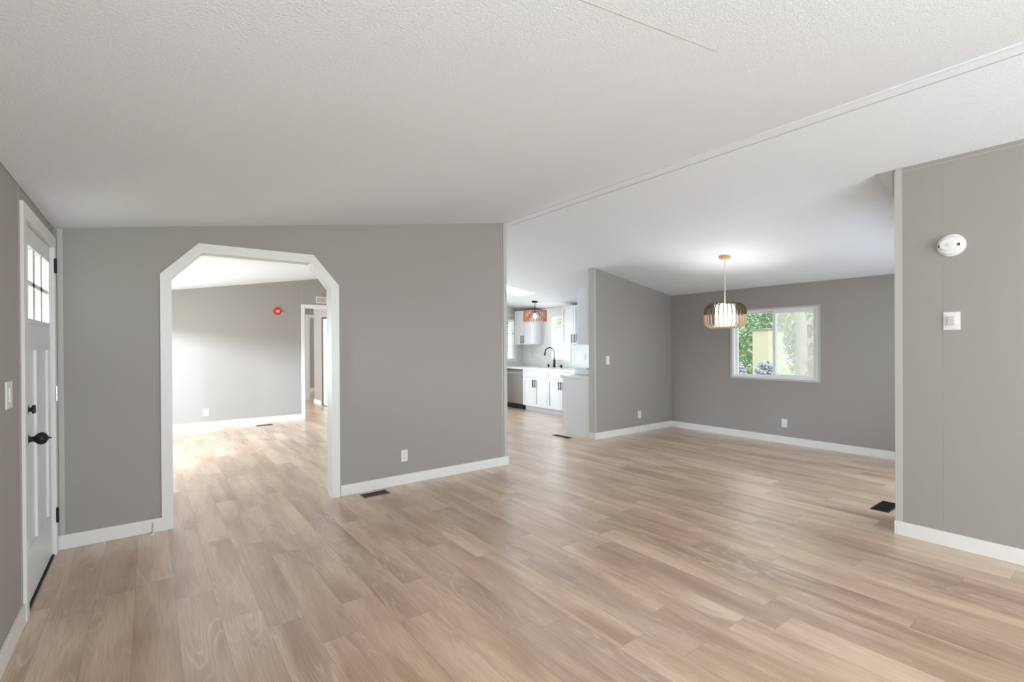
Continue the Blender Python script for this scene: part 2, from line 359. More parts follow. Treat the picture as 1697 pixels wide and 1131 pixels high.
# ---------------------------------------------------------------- baseboards
BH, BT = .102, .015
def base(name, segs, label):
    mb = MB()
    for s in segs: mb.box(*s, 0, BH, .003)
    struct(mb, name, 'trim', label, 'baseboard')
base('baseboard_left', [(XL, XL+BT, YB, 3.50)], 'white baseboard at the foot of the left wall')
base('baseboard_front', [(XL+.0, .075, YA-BT, YA), (1.442, RX+.022, YA-BT, YA), (RX+.006, RX+.022, YA-.0, YA+T)], 'white baseboard on both sides of the chamfered opening')
base('baseboard_right', [(XW-BT, XW, YB, YW), (XW-BT, XW+T, YW, YW+.012)], 'white baseboard at the foot of the right wall')
base('baseboard_dining', [(XR-BT, XR, YW-.02, YP)], 'white baseboard under the dining room window')
base('baseboard_partition', [(5.314, XR-BT, YP-BT, YP), (5.298, 5.314, YP-BT, YP+T+.0)], 'white baseboard at the foot of the kitchen partition')
base('baseboard_far', [(XL, 2.385, YG-BT, YG)], 'white baseboard on the far room back wall')
base('baseboard_hall', [(3.315, 3.33, YG+T, CY0-.0), (3.315, 3.33, CY1+.0, 12.70), (XL, 3.40, 13.785, 13.8), (2.9, 5.5, 15.985, 16.0)], 'white baseboards along the hallway')
base('baseboard_inner', [(3.315, 3.33, YA+T, YG-BT)], 'white baseboard of the inner wall')

# ---------------------------------------------------------------- corner trims and panel seams
def trimobj(name, boxes, m, label):
    mb = MB()
    for b in boxes: mb.box(*b)
    struct(mb, name, m, label, 'trim')
ztR = zc(RX)-.004
trimobj('trim_4', [(RX-.062, RX-.052, YA-.006, YA, BH, ztR-.01), (RX-.040, RX-.004, YA-.010, YA, BH, ztR-.006), (RX-.0, RX+.012, YA-.006, YA+T, 0, ztR-.004)], 'trim_grey', 'greige corner trim at the free end of the front wall')
trimobj('trim_5', [(5.303, 5.316, YP-.006, YP+T+.002, 0, zc(5.31)-.002), (5.316, 5.335, YP-.006, YP, BH, zc(5.33)-.004)], 'trim_grey', 'pale corner trim at the free end of the kitchen partition')
trimobj('trim_6', [(XW-.006, XW+.0, YW-.038, YW, BH, zc(XW)-.003), (XW-.006, XW+T, YW, YW+.006, BH, zc(XW+T)-.003)], 'trim_grey', 'pale corner trim at the free end of the right wall')
trimobj('trim_7', [(XW-.003, XW, YB, YW-.04, zc(XW)-.032, zc(XW)-.028)], 'trim_grey', 'thin moulding line along the top of the right wall')
trimobj('trim_8', [(XW-.0008, XW, .873, .8755, BH, zc(XW)-.04)], 'seam', 'hairline seam on the right wall beside the smoke alarm')
trimobj('trim_9', [(.778, .7805, YA-.001, YA, 2.26, zc(.778)-.003)], 'seam', 'hairline seam above the chamfered opening')
trimobj('trim_10', [(XR-.001, XR, 2.508, 2.512, BH, 2.2)], 'seam', 'hairline seam to the right of the dining window')
trimobj('trim_11', [(XL, XL+.005, 3.485, 3.497, BH, HS-.002), (XL, XL+.003, YB, YA, HS-.006, HS)], 'seam', 'dark seam beside the front door running up to the ceiling')
trimobj('trim_12', [(2.33, 2.334, YG-.003, YG, BH, zc(2.33)), (2.372, 2.376, YG-.003, YG, BH, zc(2.37))], 'trim_grey', 'pair of thin seams on the far wall left of the hallway')
trimobj('trim_13', [(XL+.02, XL+.05, YA-.004, YA, BH, zc(XL+.02)-.003)], 'trim_grey', 'narrow strip in the corner beside the front door')

# ---------------------------------------------------------------- chamfered opening casing
def strip(mb, poly_out, poly_in, y0, y1):
    for (a, b, c, d) in zip(poly_out, poly_out[1:], poly_in[1:], poly_in): mb.prism([a, b, c, d], 'y', y0, y1)
cw = .062
outp = [(ax0-cw, 0), (ax0-cw, az+.025), (ax0+ac-.022, azt+cw), (ax1-ac+.052, azt+cw), (ax1+cw, az+.028), (ax1+cw, 0)]
inp = [(ax0, 0), (ax0, az), (ax0+ac, azt), (ax1-ac+.03, azt), (ax1, az), (ax1, 0)]
inp2 = [(ax0+.012, 0), (ax0+.012, az-.006), (ax0+ac+.004, azt-.012), (ax1-ac+.026, azt-.012), (ax1-.012, az-.006), (ax1-.012, 0)]
mb = MB(); strip(mb, outp, inp2, YA-.016, YA); strip(mb, outp, inp2, YA+T, YA+T+.016); strip(mb, inp, inp2, YA-.001, YA+T+.001)
struct(mb, 'trim_14', 'trim', 'white casing around the chamfered opening', 'trim')
mb = MB(); mb.box(hx0-.06, hx0, YG-.016, YG, 0, hz+.06); mb.box(hx1, hx1+.06, YG-.016, YG, 0, hz+.06); mb.box(hx0, hx1, YG-.016, YG, hz, hz+.06)
mb.box(hx0, hx0+.012, YG, YG+T, 0, hz); mb.box(hx1-.012, hx1, YG, YG+T, 0, hz); mb.box(hx0+.012, hx1-.012, YG, YG+T, hz-.012, hz)
struct(mb, 'trim_15', 'trim', 'white casing of the hallway opening in the far wall', 'trim')
mb = MB(); mb.box(3.40, 3.50, 13.784, 13.8, 0, 2.29); mb.box(4.30, 4.38, 13.784, 13.8, 0, 2.29); mb.box(3.50, 4.30, 13.784, 13.8, 2.20, 2.29)
mb.box(3.50, 3.512, 13.8, 13.9, 0, 2.2); mb.box(4.288, 4.30, 13.8, 13.9, 0, 2.2)
struct(mb, 'trim_16', 'trim', 'white casing of the doorway at the end of the hallway', 'trim')
mb = MB(); mb.box(3.512, 3.516, 13.80, 13.86, .99, 1.12)
tag(mb.build('strike_plate', M['black']), 'small black latch plate on the hallway doorway jamb', 'latch')

# ---------------------------------------------------------------- front door (door_1)
d1 = thing('door_1', (XL, 4.05, 0), 'white craftsman front door with six small panes and black knob', 'door', kind='structure')
fx = XL-.004; bx = fx-.045                # slab faces
sy0, sy1 = 3.585, 4.515; lz0, lz1, lzm = 1.575, 1.995, 1.788
ly = [3.70, 4.41]; lites = [(3.705, 3.905), (3.955, 4.155), (4.205, 4.405)]
rows = [(1.585, 1.775), (1.80, 1.99)]
mb = MB()
mb.box(bx, fx, sy0, 3.705, .016, 2.10); mb.box(bx, fx, 4.405, sy1, .016, 2.10)
mb.box(bx, fx, 3.705, 4.405, .016, .30); mb.box(bx, fx, 3.705, 4.405, 1.41, 1.585); mb.box(bx, fx, 3.705, 4.405, 1.99, 2.10)
mb.box(bx, fx, 3.995, 4.115, .30, 1.41)
mb.box(bx+.012, fx-.012, 3.705, 3.995, .30, 1.41); mb.box(bx+.012, fx-.012, 4.115, 4.405, .30, 1.41)
mb.box(bx, fx, 3.905, 3.955, 1.585, 1.99); mb.box(bx, fx, 4.155, 4.205, 1.585, 1.99); mb.box(bx, fx, 3.705, 4.405, 1.775, 1.80)
slab_o = mb.build('door_slab', M['door'], d1)
mb = MB()                                   # moulding frame round the lites and panels
mb.box(fx, fx+.008, 3.680, 3.705, 1.56, 2.015); mb.box(fx, fx+.008, 4.405, 4.430, 1.56, 2.015)
mb.box(fx, fx+.008, 3.705, 4.405, 1.56, 1.585); mb.box(fx, fx+.008, 3.705, 4.405, 1.99, 2.015)
mb.box(fx, fx+.006, 3.66, 4.45, 1.425, 1.45)
mb.build('lite_frame', M['door'], d1)
for r in rows:
    for c in lites:
        mb = MB(); mb.box(fx-.028, fx-.024, c[0], c[1], r[0], r[1]); mb.build('glass_pane', M['glass'], d1)
mb = MB()
mb.box(XL, XL+.018, 3.505, 3.575, 0, 2.185, .002); mb.box(XL, XL+.018, 4.527, 4.597, 0, 2.185, .002); mb.box(XL, XL+.018, 3.575, 4.527, 2.11, 2.185, .002)
mb.build('casing', M['trim'], d1)
mb = MB(); mb.box(XL-T, XL, DY0, 3.58, 0, DZ); mb.box(XL-T, XL, 4.52, DY1, 0, DZ); mb.box(XL-T, XL, 3.58, 4.52, 2.105, DZ); mb.build('jamb', M['trim'], d1)
mb = MB(); mb.box(XL-T, XL+.006, 3.58, 4.52, 0, .010); mb.build('threshold', M['dark_void'], d1)
mb = MB(); mb.lathe([(.032, 0), (.032, .006), (.024, .010), (.012, .013), (.012, .024)], (fx, 3.665, 1.087), (1, 0, 0)); db = mb.build('deadbolt', M['black'], d1, True)
mb = MB(); mb.box(fx+.024, fx+.040, 3.655, 3.675, 1.064, 1.110, .005); mb.build('thumb_turn', M['black'], db)
mb = MB(); mb.lathe([(.036, 0), (.034, .006), (.022, .011), (.015, .016), (.014, .030), (.019, .036), (.029, .046), (.034, .058), (.034, .066), (.027, .079), (.015, .086), (.006, .090), (.003, .100), (.001, .104)], (fx, 3.665, .925), (1, 0, 0)); mb.build('door_knob', M['black'], d1, True)
for z, m_, lb in ((1.985, 'black', None), (1.108, 'chrome', 'bare metal hinge partly painted white'), (.272, 'black', None)):
    mb = MB(); mb.cyl((XL+.022, 4.53, z-.05), (XL+.022, 4.53, z+.05), .008); mb.box(XL-.0, XL+.020, 4.533, 4.56, z-.05, z+.05)
    if m_ == 'chrome':
        mb.box(XL+.0175, XL+.021, 4.56, 4.575, z-.045, z+.045)
    h = mb.build('hinge', M[m_], d1)
    if lb: h['label'] = lb

# ---------------------------------------------------------------- closet doors
d2 = thing('door_2', (3.38, 11.3, 0), 'white closet bypass doors in the hallway with dark tracks', 'door', kind='structure')
mb = MB(); mb.box(3.335, 3.365, 11.36, 11.92, .02, 2.075, .002); mb.build('closet_panel', M['door'], d2)
mb = MB(); mb.box(3.375, 3.405, 10.57, 11.26, .02, 2.075, .002); cp = mb.build('closet_panel', M['door'], d2)
mb = MB(); mb.cyl((3.375, 11.20, .98), (3.350, 11.20, .98), .012); mb.build('closet_knob', M['black'], cp)
mb = MB(); mb.box(3.332, 3.42, CY0, CY1, 2.08, 2.112); mb.box(3.332, 3.42, 11.93, 12.0, 0, 2.08); mb.box(3.332, 3.42, CY0, CY1, 0, .012); mb.build('closet_track', M['slot'], d2)

# ---------------------------------------------------------------- windows
def rect_frame(mb, ax, c0, c1, u0, u1, v0, v1, w_):
    for a in ((u0, u0+w_, v0, v1), (u1-w_, u1, v0, v1), (u0+w_, u1-w_, v0, v0+w_), (u0+w_, u1-w_, v1-w_, v1)):
        if ax == 'x': mb.box(c0, c1, a[0], a[1], a[2], a[3])
        else: mb.box(a[0], a[1], c0, c1, a[2], a[3])
w1 = thing('window_1', (XR, 3.3, .9), 'white sliding window in the dining room wall showing garden greenery', 'window', kind='structure')
mb = MB(); rect_frame(mb, 'x', XR-.004, XR+T, 2.70, 3.905, .905, 1.93, .028); mb.build('window_frame', M['vinyl'], w1)
mb = MB(); rect_frame(mb, 'x', XR-.012, XR, 2.675, 3.93, .888, 1.947, .026); mb.build('window_trim', M['trim_grey'], w1)
mb = MB(); rect_frame(mb, 'x', XR+.055, XR+.085, 3.27, 3.877, .933, 1.902, .03); s1 = mb.build('sash', M['vinyl'], w1)
mb = MB(); mb.box(XR+.068, XR+.072, 3.30, 3.847, .963, 1.872); mb.build('glass_pane', M['glass'], s1)
mb = MB(); rect_frame(mb, 'x', XR+.02, XR+.05, 2.728, 3.31, .933, 1.902, .042); s2 = mb.build('sash', M['vinyl'], w1)
mb = MB(); mb.box(XR+.033, XR+.037, 2.77, 3.268, .975, 1.86); mb.build('glass_pane', M['glass'], s2)
mb = MB(); mb.box(XR+.098, XR+.100, 2.728, 3.29, .933, 1.902); mb.build('insect_screen', M['screen'], w1)
w2_ = thing('window_2', (XR, 7.8, 1.08), 'bright white window above the kitchen sink', 'window', kind='structure')
mb = MB(); rect_frame(mb, 'x', XR-.004, XR+T, 7.50, 8.11, 1.075, 2.06, .03); mb.box(XR+.02, XR+.06, 7.74, 7.775, 1.105, 2.03); mb.build('window_frame', M['vinyl'], w2_)
mb = MB(); mb.box(XR+.05, XR+.054, 7.53, 8.08, 1.105, 2.03); mb.build('glass_pane', M['glass'], w2_)
mb = MB(); rect_frame(mb, 'x', XR-.014, XR, 7.46, 8.15, 1.035, 2.10, .04); mb.build('window_trim', M['trim'], w2_)
w3 = thing('window_3', (6.5, YK, 1.08), 'gridded window at the end of the kitchen left of the upper cabinets', 'window', kind='structure')
mb = MB(); rect_frame(mb, 'y', YK-.004, YK+T, 6.05, 6.985, 1.075, 2.05, .03); mb.build('window_frame', M['vinyl'], w3)
mb = MB(); rect_frame(mb, 'y', YK-.014, YK, 6.01, 7.025, 1.03, 2.16, .05); mb.build('window_trim', M['trim'], w3)
mb = MB(); mb.box(6.08, 6.955, YK+.05, YK+.054, 1.105, 2.02); mb.build('glass_pane', M['glass'], w3)
mb = MB()
for x in (6.30, 6.53, 6.80): mb.box(x-.006, x+.006, YK+.03, YK+.048, 1.105, 2.02)
for z in (1.40, 1.70): mb.box(6.08, 6.955, YK+.030, YK+.048, z-.006, z+.006)
mb.build('window_grid', mat('grey_muntin', (.25, .26, .26), .4), w3)
for i, (nm, args, lab) in enumerate((('window_4', ('x', XL-T, XL+.004, -1.8, .6, .8, 2.05, .04), 'unseen window added beside the viewer to light the living room'),
                                     ('window_5', ('x', XL-T, XL+.004, 6.2, 9.5, .45, 1.86, .03), 'far room window in the outside wall'),
                                     ('window_8', ('x', XL-T, XL+.004, 10.8, 13.2, .85, 2.0, .04), 'unseen window added in the outside wall to light the hallway'),
                                     ('window_9', ('x', XL-T, XL+.004, 14.2, 15.6, .85, 2.0, .04), 'unseen window added in the outside wall to light the bedroom'),
                                     ('window_10', ('y', YW-T-.02, YW-.02, 4.9, 6.9, .03, 2.05, .05), 'unseen patio door added in the dining room side wall for fill light'),
                                     ('window_11', ('y', YK, YK+T, 3.7, 5.5, .03, 2.05, .05), 'unseen patio door added in the kitchen end wall for fill light'),
                                     ('window_6', ('y', YB-T, YB+.004, .2, 3.6, .35, 2.2, .05), 'large unseen window added behind the viewer for fill light'))):
    mb = MB(); rect_frame(mb, *args)  # unseen frames added for the fill lamps; the far room window is the exception
    ax, c0, c1, u0, u1, v0, v1, w_ = args
    um = (u0+u1)/2
    if ax == 'x': mb.box(c0+.03, c1-.03, um-.02, um+.02, v0+w_, v1-w_)
    else: mb.box(um-.02, um+.02, c0+.03, c1-.03, v0+w_, v1-w_)
    struct(mb, nm, 'vinyl', lab, 'window')
# skylight
sk = thing('window_7', ((SX0+SX1)/2, (SY0+SY1)/2, zc(5.5)), 'glowing skylight in the kitchen ceiling slope', 'skylight', kind='structure')
mb = MB()
for (x0, x1, y0, y1) in ((SX0-.03, SX0, SY0-.03, SY1+.03), (SX1, SX1+.03, SY0-.03, SY1+.03), (SX0, SX1, SY0-.03, SY0), (SX0, SX1, SY1, SY1+.03)):
    mb.prism([(x0, zc(x0)+th_+.001), (x1, zc(x1)+th_+.001), (x1, zc(x1)+.24), (x0, zc(x0)+.24)], 'y', y0, y1)
mb.build('curb', M['trim'], sk)
mb = MB(); mb.prism([(SX0, zc(SX0)+.21), (SX1, zc(SX1)+.21), (SX1, zc(SX1)+.22), (SX0, zc(SX0)+.22)], 'y', SY0, SY1); mb.build('glass_pane', M['acrylic'], sk)

# ---------------------------------------------------------------- wall fittings
def plate(name, ax, val, sgn, u, z, w_, h_, kind, label, cat, group=None):
    """ax 'x': plate on plane x=val facing sgn; u along y.  ax 'y': on plane y=val, u along x"""
    def B(mb, d0, d1, u0, u1, z0, z1, bev=0):
        a, b = val+sgn*d0, val+sgn*d1
        if ax == 'x': mb.box(a, b, u0, u1, z0, z1, bev)
        else: mb.box(u0, u1, a, b, z0, z1, bev)
    loc = (val, u, z) if ax == 'x' else (u, val, z)
    t = thing(name, loc, label, cat, group)
    mb = MB(); B(mb, 0, .006, u-w_/2, u+w_/2, z-h_/2, z+h_/2, .002); mb.build('cover_plate', M['plastic'], t)
    if kind == 'outlet':
        for dz in (-.021, .021):
            mb = MB(); B(mb, .006, .008, u-.016, u+.016, z+dz-.015, z+dz+.015, .0008); so = mb.build('socket', M['plastic'], t)
            mb = MB()
            for du in (-.007, .007): B(mb, .008, .0085, u+du-.0015, u+du+.0015, z+dz-.002, z+dz+.008)
            B(mb, .008, .0085, u-.002, u+.002, z+dz-.011, z+dz-.007); mb.build('slots', M['slot'], so)
    elif kind == 'switch':
        mb = MB(); B(mb, .006, .010, u-.016, u+.016, z-.033, z+.033, .002); mb.build('rocker', M['plastic'], t)
    elif kind == 'dial':
        mb = MB(); B(mb, .006, .026, u-.019, u+.019, z-.030, z+.030, .004); mb.build('sensor_body', mat('grey_plastic', (.60, .63, .60), .35), t)
        mb = MB(); B(mb, .006, .009, u-.030, u+.030, z-.052, z+.052, .0015); B(mb, .026, .028, u-.012, u+.012, z+.016, z+.019); mb.build('inner_frame', M['plastic'], t)
    return t
plate('wall_outlet', 'y', YA, -1, 2.092, .293, .072, .118, 'outlet', 'white outlet low on the wall between chamfered opening and kitchen', 'outlet')
plate('wall_outlet', 'x', XR, -1, 3.142, .290, .075, .118, 'outlet', 'white outlet low on the dining wall below the window', 'outlet')
plate('wall_outlet', 'y', YP, -1, 6.345, .283, .075, .118, 'outlet', 'white outlet low on the kitchen partition above the baseboard', 'outlet')
plate('wall_outlet', 'y', YG, -1, .80, .27, .08, .12, 'outlet', 'white outlet low on the far room wall seen through the opening', 'outlet')
plate('light_switch', 'y', YP, -1, 5.595, 1.182, .074, .128, 'switch', 'white switch near the free end of the kitchen partition', 'light switch')
plate('light_switch', 'x', XL, 1, 3.235, 1.20, .118, .128, 'switch', 'white switch on the left wall beside the front door', 'light switch')
plate('thermostat', 'x', XW, -1, .829, 1.570, .088, .124, 'dial', 'square white thermostat plate on the right wall under the smoke alarm', 'thermostat')
plate('backsplash_switch', 'x', XR-.008, -1, 8.845, 1.165, .085, .12, 'switch', 'left of the two white plates on the backsplash under the left cabinets', 'light switch', )
plate('backsplash_switch', 'x', XR-.008, -1, 8.715, 1.165, .085, .12, 'switch', 'right of the two white plates on the backsplash under the left cabinets', 'light switch')
plate('backsplash_switch', 'x', XR-.008, -1, 7.06, 1.175, .08, .12, 'switch', 'lone white plate on the backsplash right of the sink window', 'light switch')

sa = thing('smoke_alarm', (XW, .829, 2.092), 'round white smoke alarm high on the right wall', 'smoke alarm')
mb = MB(); mb.lathe([(.076, 0), (.076, .008), (.072, .012), (.066, .013)], (XW, .829, 2.092), (-1, 0, 0), 48); mb.build('mounting_base', M['plastic'], sa, True)
mb = MB(); mb.lathe([(.066, .013), (.065, .022), (.058, .030), (.050, .031)], (XW, .835, 2.092), (-1, 0, 0), 48); mb.build('alarm_body', M['plastic'], sa, True)
mb = MB(); mb.lathe([(.043, .031), (.042, .045), (.037, .049), (.003, .050)], (XW, .843, 2.094), (-1, 0, 0), 40); cp = mb.build('alarm_cap', M['plastic'], sa, True)
for u in (.881, .780):
    mb = MB()
    for j in range(4): mb.box(XW-.0325, XW-.0300, u, u+.016, 2.081+j*.005, 2.084+j*.005)
    for k in range(3): mb.box(XW-.0323, XW-.0300, u+k*.006, u+k*.006+.003, 2.081, 2.099)
    mb.build('sounder_grille', M['slot'], sa)
mb = MB(); mb.box(XW-.0512, XW-.0498, .829, .855, 2.085, 2.0875); mb.cyl((XW-.0498, .842, 2.098), (XW-.0515, .842, 2.098), .005); mb.build('test_mark', mat('pale_grey', (.55, .56, .56), .5), cp)

ra = thing('red_alarm_cover', (1.965, YG, 2.095), 'red round alarm cover with a pale square centre on the far room wall', 'alarm cover')
mb = MB(); mb.lathe([(.070, 0), (.070, .02), (.066, .03), (.055, .034)], (1.965, YG, 2.095), (0, -1, 0), 36); mb.build('alarm_cover', M['red'], ra, True)
mb = MB(); mb.box(1.930, 2.000, YG-.038, YG-.034, 2.068, 2.122, .001); pb = mb.build('label_square', M['salmon'], ra)
mb = MB(); mb.box(1.948, 1.982, YG-.040, YG-.038, 2.082, 2.108); mb.build('label_centre', mat('label_tan', (.70, .50, .34), .5), pb)
mb = MB(); mb.tube([(2.02, YG-.012, 2.075), (2.05, YG-.03, 2.062), (2.075, YG-.02, 2.052), (2.10, YG-.03, 2.058)], .003, 8); mb.build('loose_wire', M['chrome'], ra)

rg = thing('return_grille', (2.83, YG, 2.35), 'white vent grille above the hallway opening in the far wall', 'vent')
mb = MB(); rect_frame(mb, 'y', YG-.012, YG, 2.665, 3.06, 2.285, 2.415, .018); mb.box(2.855, 2.870, YG-.011, YG, 2.303, 2.397); mb.build('grille_frame', M['trim'], rg)
mb = MB(); mb.box(2.683, 3.042, YG-.003, YG, 2.303, 2.397); mb.build('grille_back', mat('grille_shadow', (.42, .42, .40), .7), rg)
for k in range(6):
    mb = MB(); z = 2.310+k*.015; mb.prism([(YG-.010, z), (YG-.003, z+.006), (YG-.003, z+.008), (YG-.010, z+.002)], 'x', 2.683, 3.042); mb.build('louver', M['trim'], rg)

def register(x0, x1, y0, y1, m_, along, n_, label, half_open=False):
    t = thing('floor_vent', ((x0+x1)/2, (y0+y1)/2, 0), label, 'floor vent')
    mb = MB(); f = .012
    for a in ((x0, x0+f, y0, y1), (x1-f, x1, y0, y1), (x0+f, x1-f, y0, y0+f), (x0+f, x1-f, y1-f, y1)): mb.box(*a, .0003, .005)
    mb.build('vent_frame', m_, t)
    mb = MB(); mb.box(x0+f, x1-f, y0+f, y1-f, .0004, .0012); mb.build('duct_opening', M['dark_void'], t)
    for k in range(n_):
        mb = MB(); q = (k+.5)/n_
        if along == 'x': y = y0+f+(y1-y0-2*f)*q; mb.box(x0+f, x1-f, y-.0022, y+.0022, .0012, .0042)
        else: x = x0+f+(x1-x0-2*f)*q; mb.box(x-.0022, x+.0022, y0+f, y1-f, .0012, .0042)
        mb.build('vent_louver', m_, t)
register(1.602, 1.852, 4.425, 4.548, M['brown_metal'], 'x', 6, 'bronze floor vent at the foot of the wall beside the chamfered opening')
register(4.925, 5.255, 1.322, 1.453, M['black'], 'y', 15, 'black floor vent beside the free end of the right wall')
register(5.052, 5.158, 5.32, 5.675, M['brown_metal'], 'y', 6, 'dark floor vent in front of the kitchen end cabinet')
register(1.53, 1.80, 9.60, 9.72, M['brown_metal'], 'x', 6, 'dark floor vent by the far room back wall')

ds = thing('door_stop', (.024, YA-BT, .06), 'small white bent door stop on the baseboard left of the opening', 'door stop')
mb = MB(); mb.lathe([(.011, 0), (.011, .004), (.006, .007)], (.024, YA-BT, .075), (0, -1, 0), 16); mb.build('stop_base', M['plastic'], ds, True)
mb = MB(); mb.tube([(.024, YA-BT-.006, .075), (.024, YA-BT-.018, .072), (.024, YA-BT-.026, .055), (.023, YA-BT-.030, .03), (.022, YA-BT-.040, .012), (.018, YA-BT-.060, .007)], .005, 8); mb.build('spring', M['plastic'], ds)
mb = MB(); mb.cyl((.018, YA-BT-.058, .0075), (.005, YA-BT-.078, .0075), .0072, n=14); mb.build('rubber_tip', M['plastic'], ds, True)

# ---------------------------------------------------------------- dining pendant
px_, py_, pz_ = 5.693, 3.172, zc(5.693)
pd = thing('pendant_lamp', (px_, py_, pz_), 'dining pendant with curved two tone wooden slats around a white diffuser', 'pendant lamp')
mb = MB(); mb.lathe([(.066, .012), (.068, -.012), (.066, -.030), (.062, -.034), (.004, -.035)], (px_, py_, pz_), (0, 0, 1), 32); mb.build('canopy', M['wood_light'], pd, True)
mb = MB(); mb.cyl((px_, py_, pz_-.03), (px_, py_, pz_-.60), .0045, n=10); mb.cyl((px_-.14, py_, pz_-.590), (px_+.14, py_, pz_-.590), .003, n=6); mb.build('cord', mat('cord_cream', (.72, .66, .60), .5), pd)
NS = 30; R0 = .243; top, bot = pz_-.578, pz_-.888; rc = .105
for k in range(NS):
    a = 2*math.pi*k/NS; ca, sa_ = math.cos(a), math.sin(a)
    prof = [(.135, top)]
    for i in range(9):
        t = math.pi/2*(1-i/8); prof.append((R0-rc+rc*math.cos(t), top-rc+rc*math.sin(t)))
    for i in range(9):
        t = -math.pi/2*i/8; prof.append((R0-.085+.085*math.cos(t), bot+.085+.085*math.sin(t)))
    prof.append((.135, bot))
    inner = [(max(.13, r-.018) if top-.03 > z > bot+.03 else r, z-.018 if z > top-.03 else (z+.018 if z < bot+.03 else z)) for r, z in prof]
    inner = []
    cz = (top+bot)/2
    for i, (r, z) in enumerate(prof):
        r0, z0 = prof[max(i-1, 0)]; r1, z1 = prof[min(i+1, len(prof)-1)]
        nx, nz = (z1-z0), -(r1-r0); L_ = math.hypot(nx, nz); inner.append((r+nx/L_*.013, z+nz/L_*.013))
    mb = MB(); tx, ty = -sa_*.0033, ca*.0033
    def ring(pr, s): return [mb.bm.verts.new((px_+r*ca+s*tx, py_+r*sa_+s*ty, z)) for r, z in pr]
    A0, A1, B0, B1 = ring(prof, 1), ring(prof, -1), ring(inner, 1), ring(inner, -1)
    for i in range(len(prof)-1):
        for q in ((A0, A1), (B1, B0), (B0, A0), (A1, B1)): mb.bm.faces.new((q[0][i], q[0][i+1], q[1][i+1], q[1][i]))
    mb.build('slat', M['slat'], pd)
for z, nm, m_ in ((top-.010, 'top_ring', 'brown_metal'), (bot+.010, 'bottom_ring', 'wood_light')):
    mb = MB(); mb.lathe([(.130, -.004), (.146, -.004), (.146, .004), (.130, .004), (.130, -.004)], (px_, py_, z), (0, 0, 1), 40, False)
    mb.build(nm, M[m_], pd)
mb = MB(); mb.lathe([(.003, 0), (.118, .002), (.122, .012), (.122, .275), (.119, .275), (.119, .014), (.003, .006)], (px_, py_, bot+.012), (0, 0, 1), 40); mb.build('diffuser', M['diffuser'], pd, True)
lt = bpy.data.lights.new('pendant_light', 'POINT'); lt.energy = 8.5; lt.shadow_soft_size = .03; lt.color = (1, .96, .9)
lo = bpy.data.objects.new('pendant_light', lt); COL.objects.link(lo); lo.parent = pd; lo.location = (0, 0, -.675)

# ---------------------------------------------------------------- kitchen pendant
kx, ky = 6.60, 7.93; kz = zc(kx)
kd = thing('pendant_lamp', (kx, ky, kz), 'kitchen pendant with terracotta slatted drum and glowing bulb', 'pendant lamp')
mb = MB(); mb.lathe([(.066, .012), (.066, -.022), (.060, -.028), (.004, -.029)], (kx, ky, kz), (0, 0, 1), 28); mb.build('canopy', M['black'], kd, True)
kt, kb = 2.165, 1.925
mb = MB(); mb.cyl((kx, ky, kz-.02), (kx, ky, kt-.03), .006, n=10); mb.build('rod', M['black'], kd)
mb = MB(); mb.cyl((kx, ky, kt-.065), (kx, ky, kt-.01), .02, n=16)
for k in range(4):
    a = math.pi/4+math.pi/2*k; mb.cyl((kx, ky, kt-.015), (kx+.238*math.cos(a), ky+.238*math.sin(a), kt-.012), .003, n=6)
mb.build('socket', M['black'], kd)
mb = MB(); mb.lathe([(.012, 0), (.018, -.02), (.034, -.05), (.038, -.072), (.030, -.096), (.004, -.108)], (kx, ky, kt-.065), (0, 0, 1), 24); mb.build('bulb', M['bulb'], kd, True)
for k in range(26):
    a = 2*math.pi*k/26; ca, sa_ = math.cos(a), math.sin(a); mb = MB()
    tx, ty = -sa_*.0025, ca*.0025
    P = []
    for z in (kb, kt):
        for r, s in ((.232, 1), (.250, 1), (.250, -1), (.232, -1)): P.append(mb.bm.verts.new((kx+r*ca+s*tx, ky+r*sa_+s*ty, z)))
    for r_, z_ in ((.052, kt-.004), (.066, kt-.004), (.236, kb), (.222, kb)):
        for s_ in (1, -1): P.append(mb.bm.verts.new((kx+r_*ca+s_*tx*.8, ky+r_*sa_+s_*ty*.8, z_)))
    for q in ((0,1,2,3), (4,5,6,7), (0,1,5,4), (1,2,6,5), (2,3,7,6), (3,0,4,7), (8,10,12,14), (9,15,13,11), (8,9,11,10), (10,11,13,12), (12,13,15,14), (14,15,9,8)): mb.bm.faces.new([P[i] for i in q])
    mb.build('slat', M['copper'], kd)
for z, nm in ((kt-.012, 'top_ring'), (kb+.012, 'bottom_ring')):
    mb = MB(); mb.lathe([(.228, -.004), (.236, -.004), (.236, .004), (.228, .004), (.228, -.004)], (kx, ky, z), (0, 0, 1), 40, False); mb.build(nm, M['copper'], kd)
lt = bpy.data.lights.new('kitchen_pendant_light', 'POINT'); lt.energy = 1.6; lt.shadow_soft_size = .03; lt.color = (1, .96, .92)
lo = bpy.data.objects.new('kitchen_pendant_light', lt); COL.objects.link(lo); lo.parent = kd; lo.location = (0, 0, kt-.21-kz)

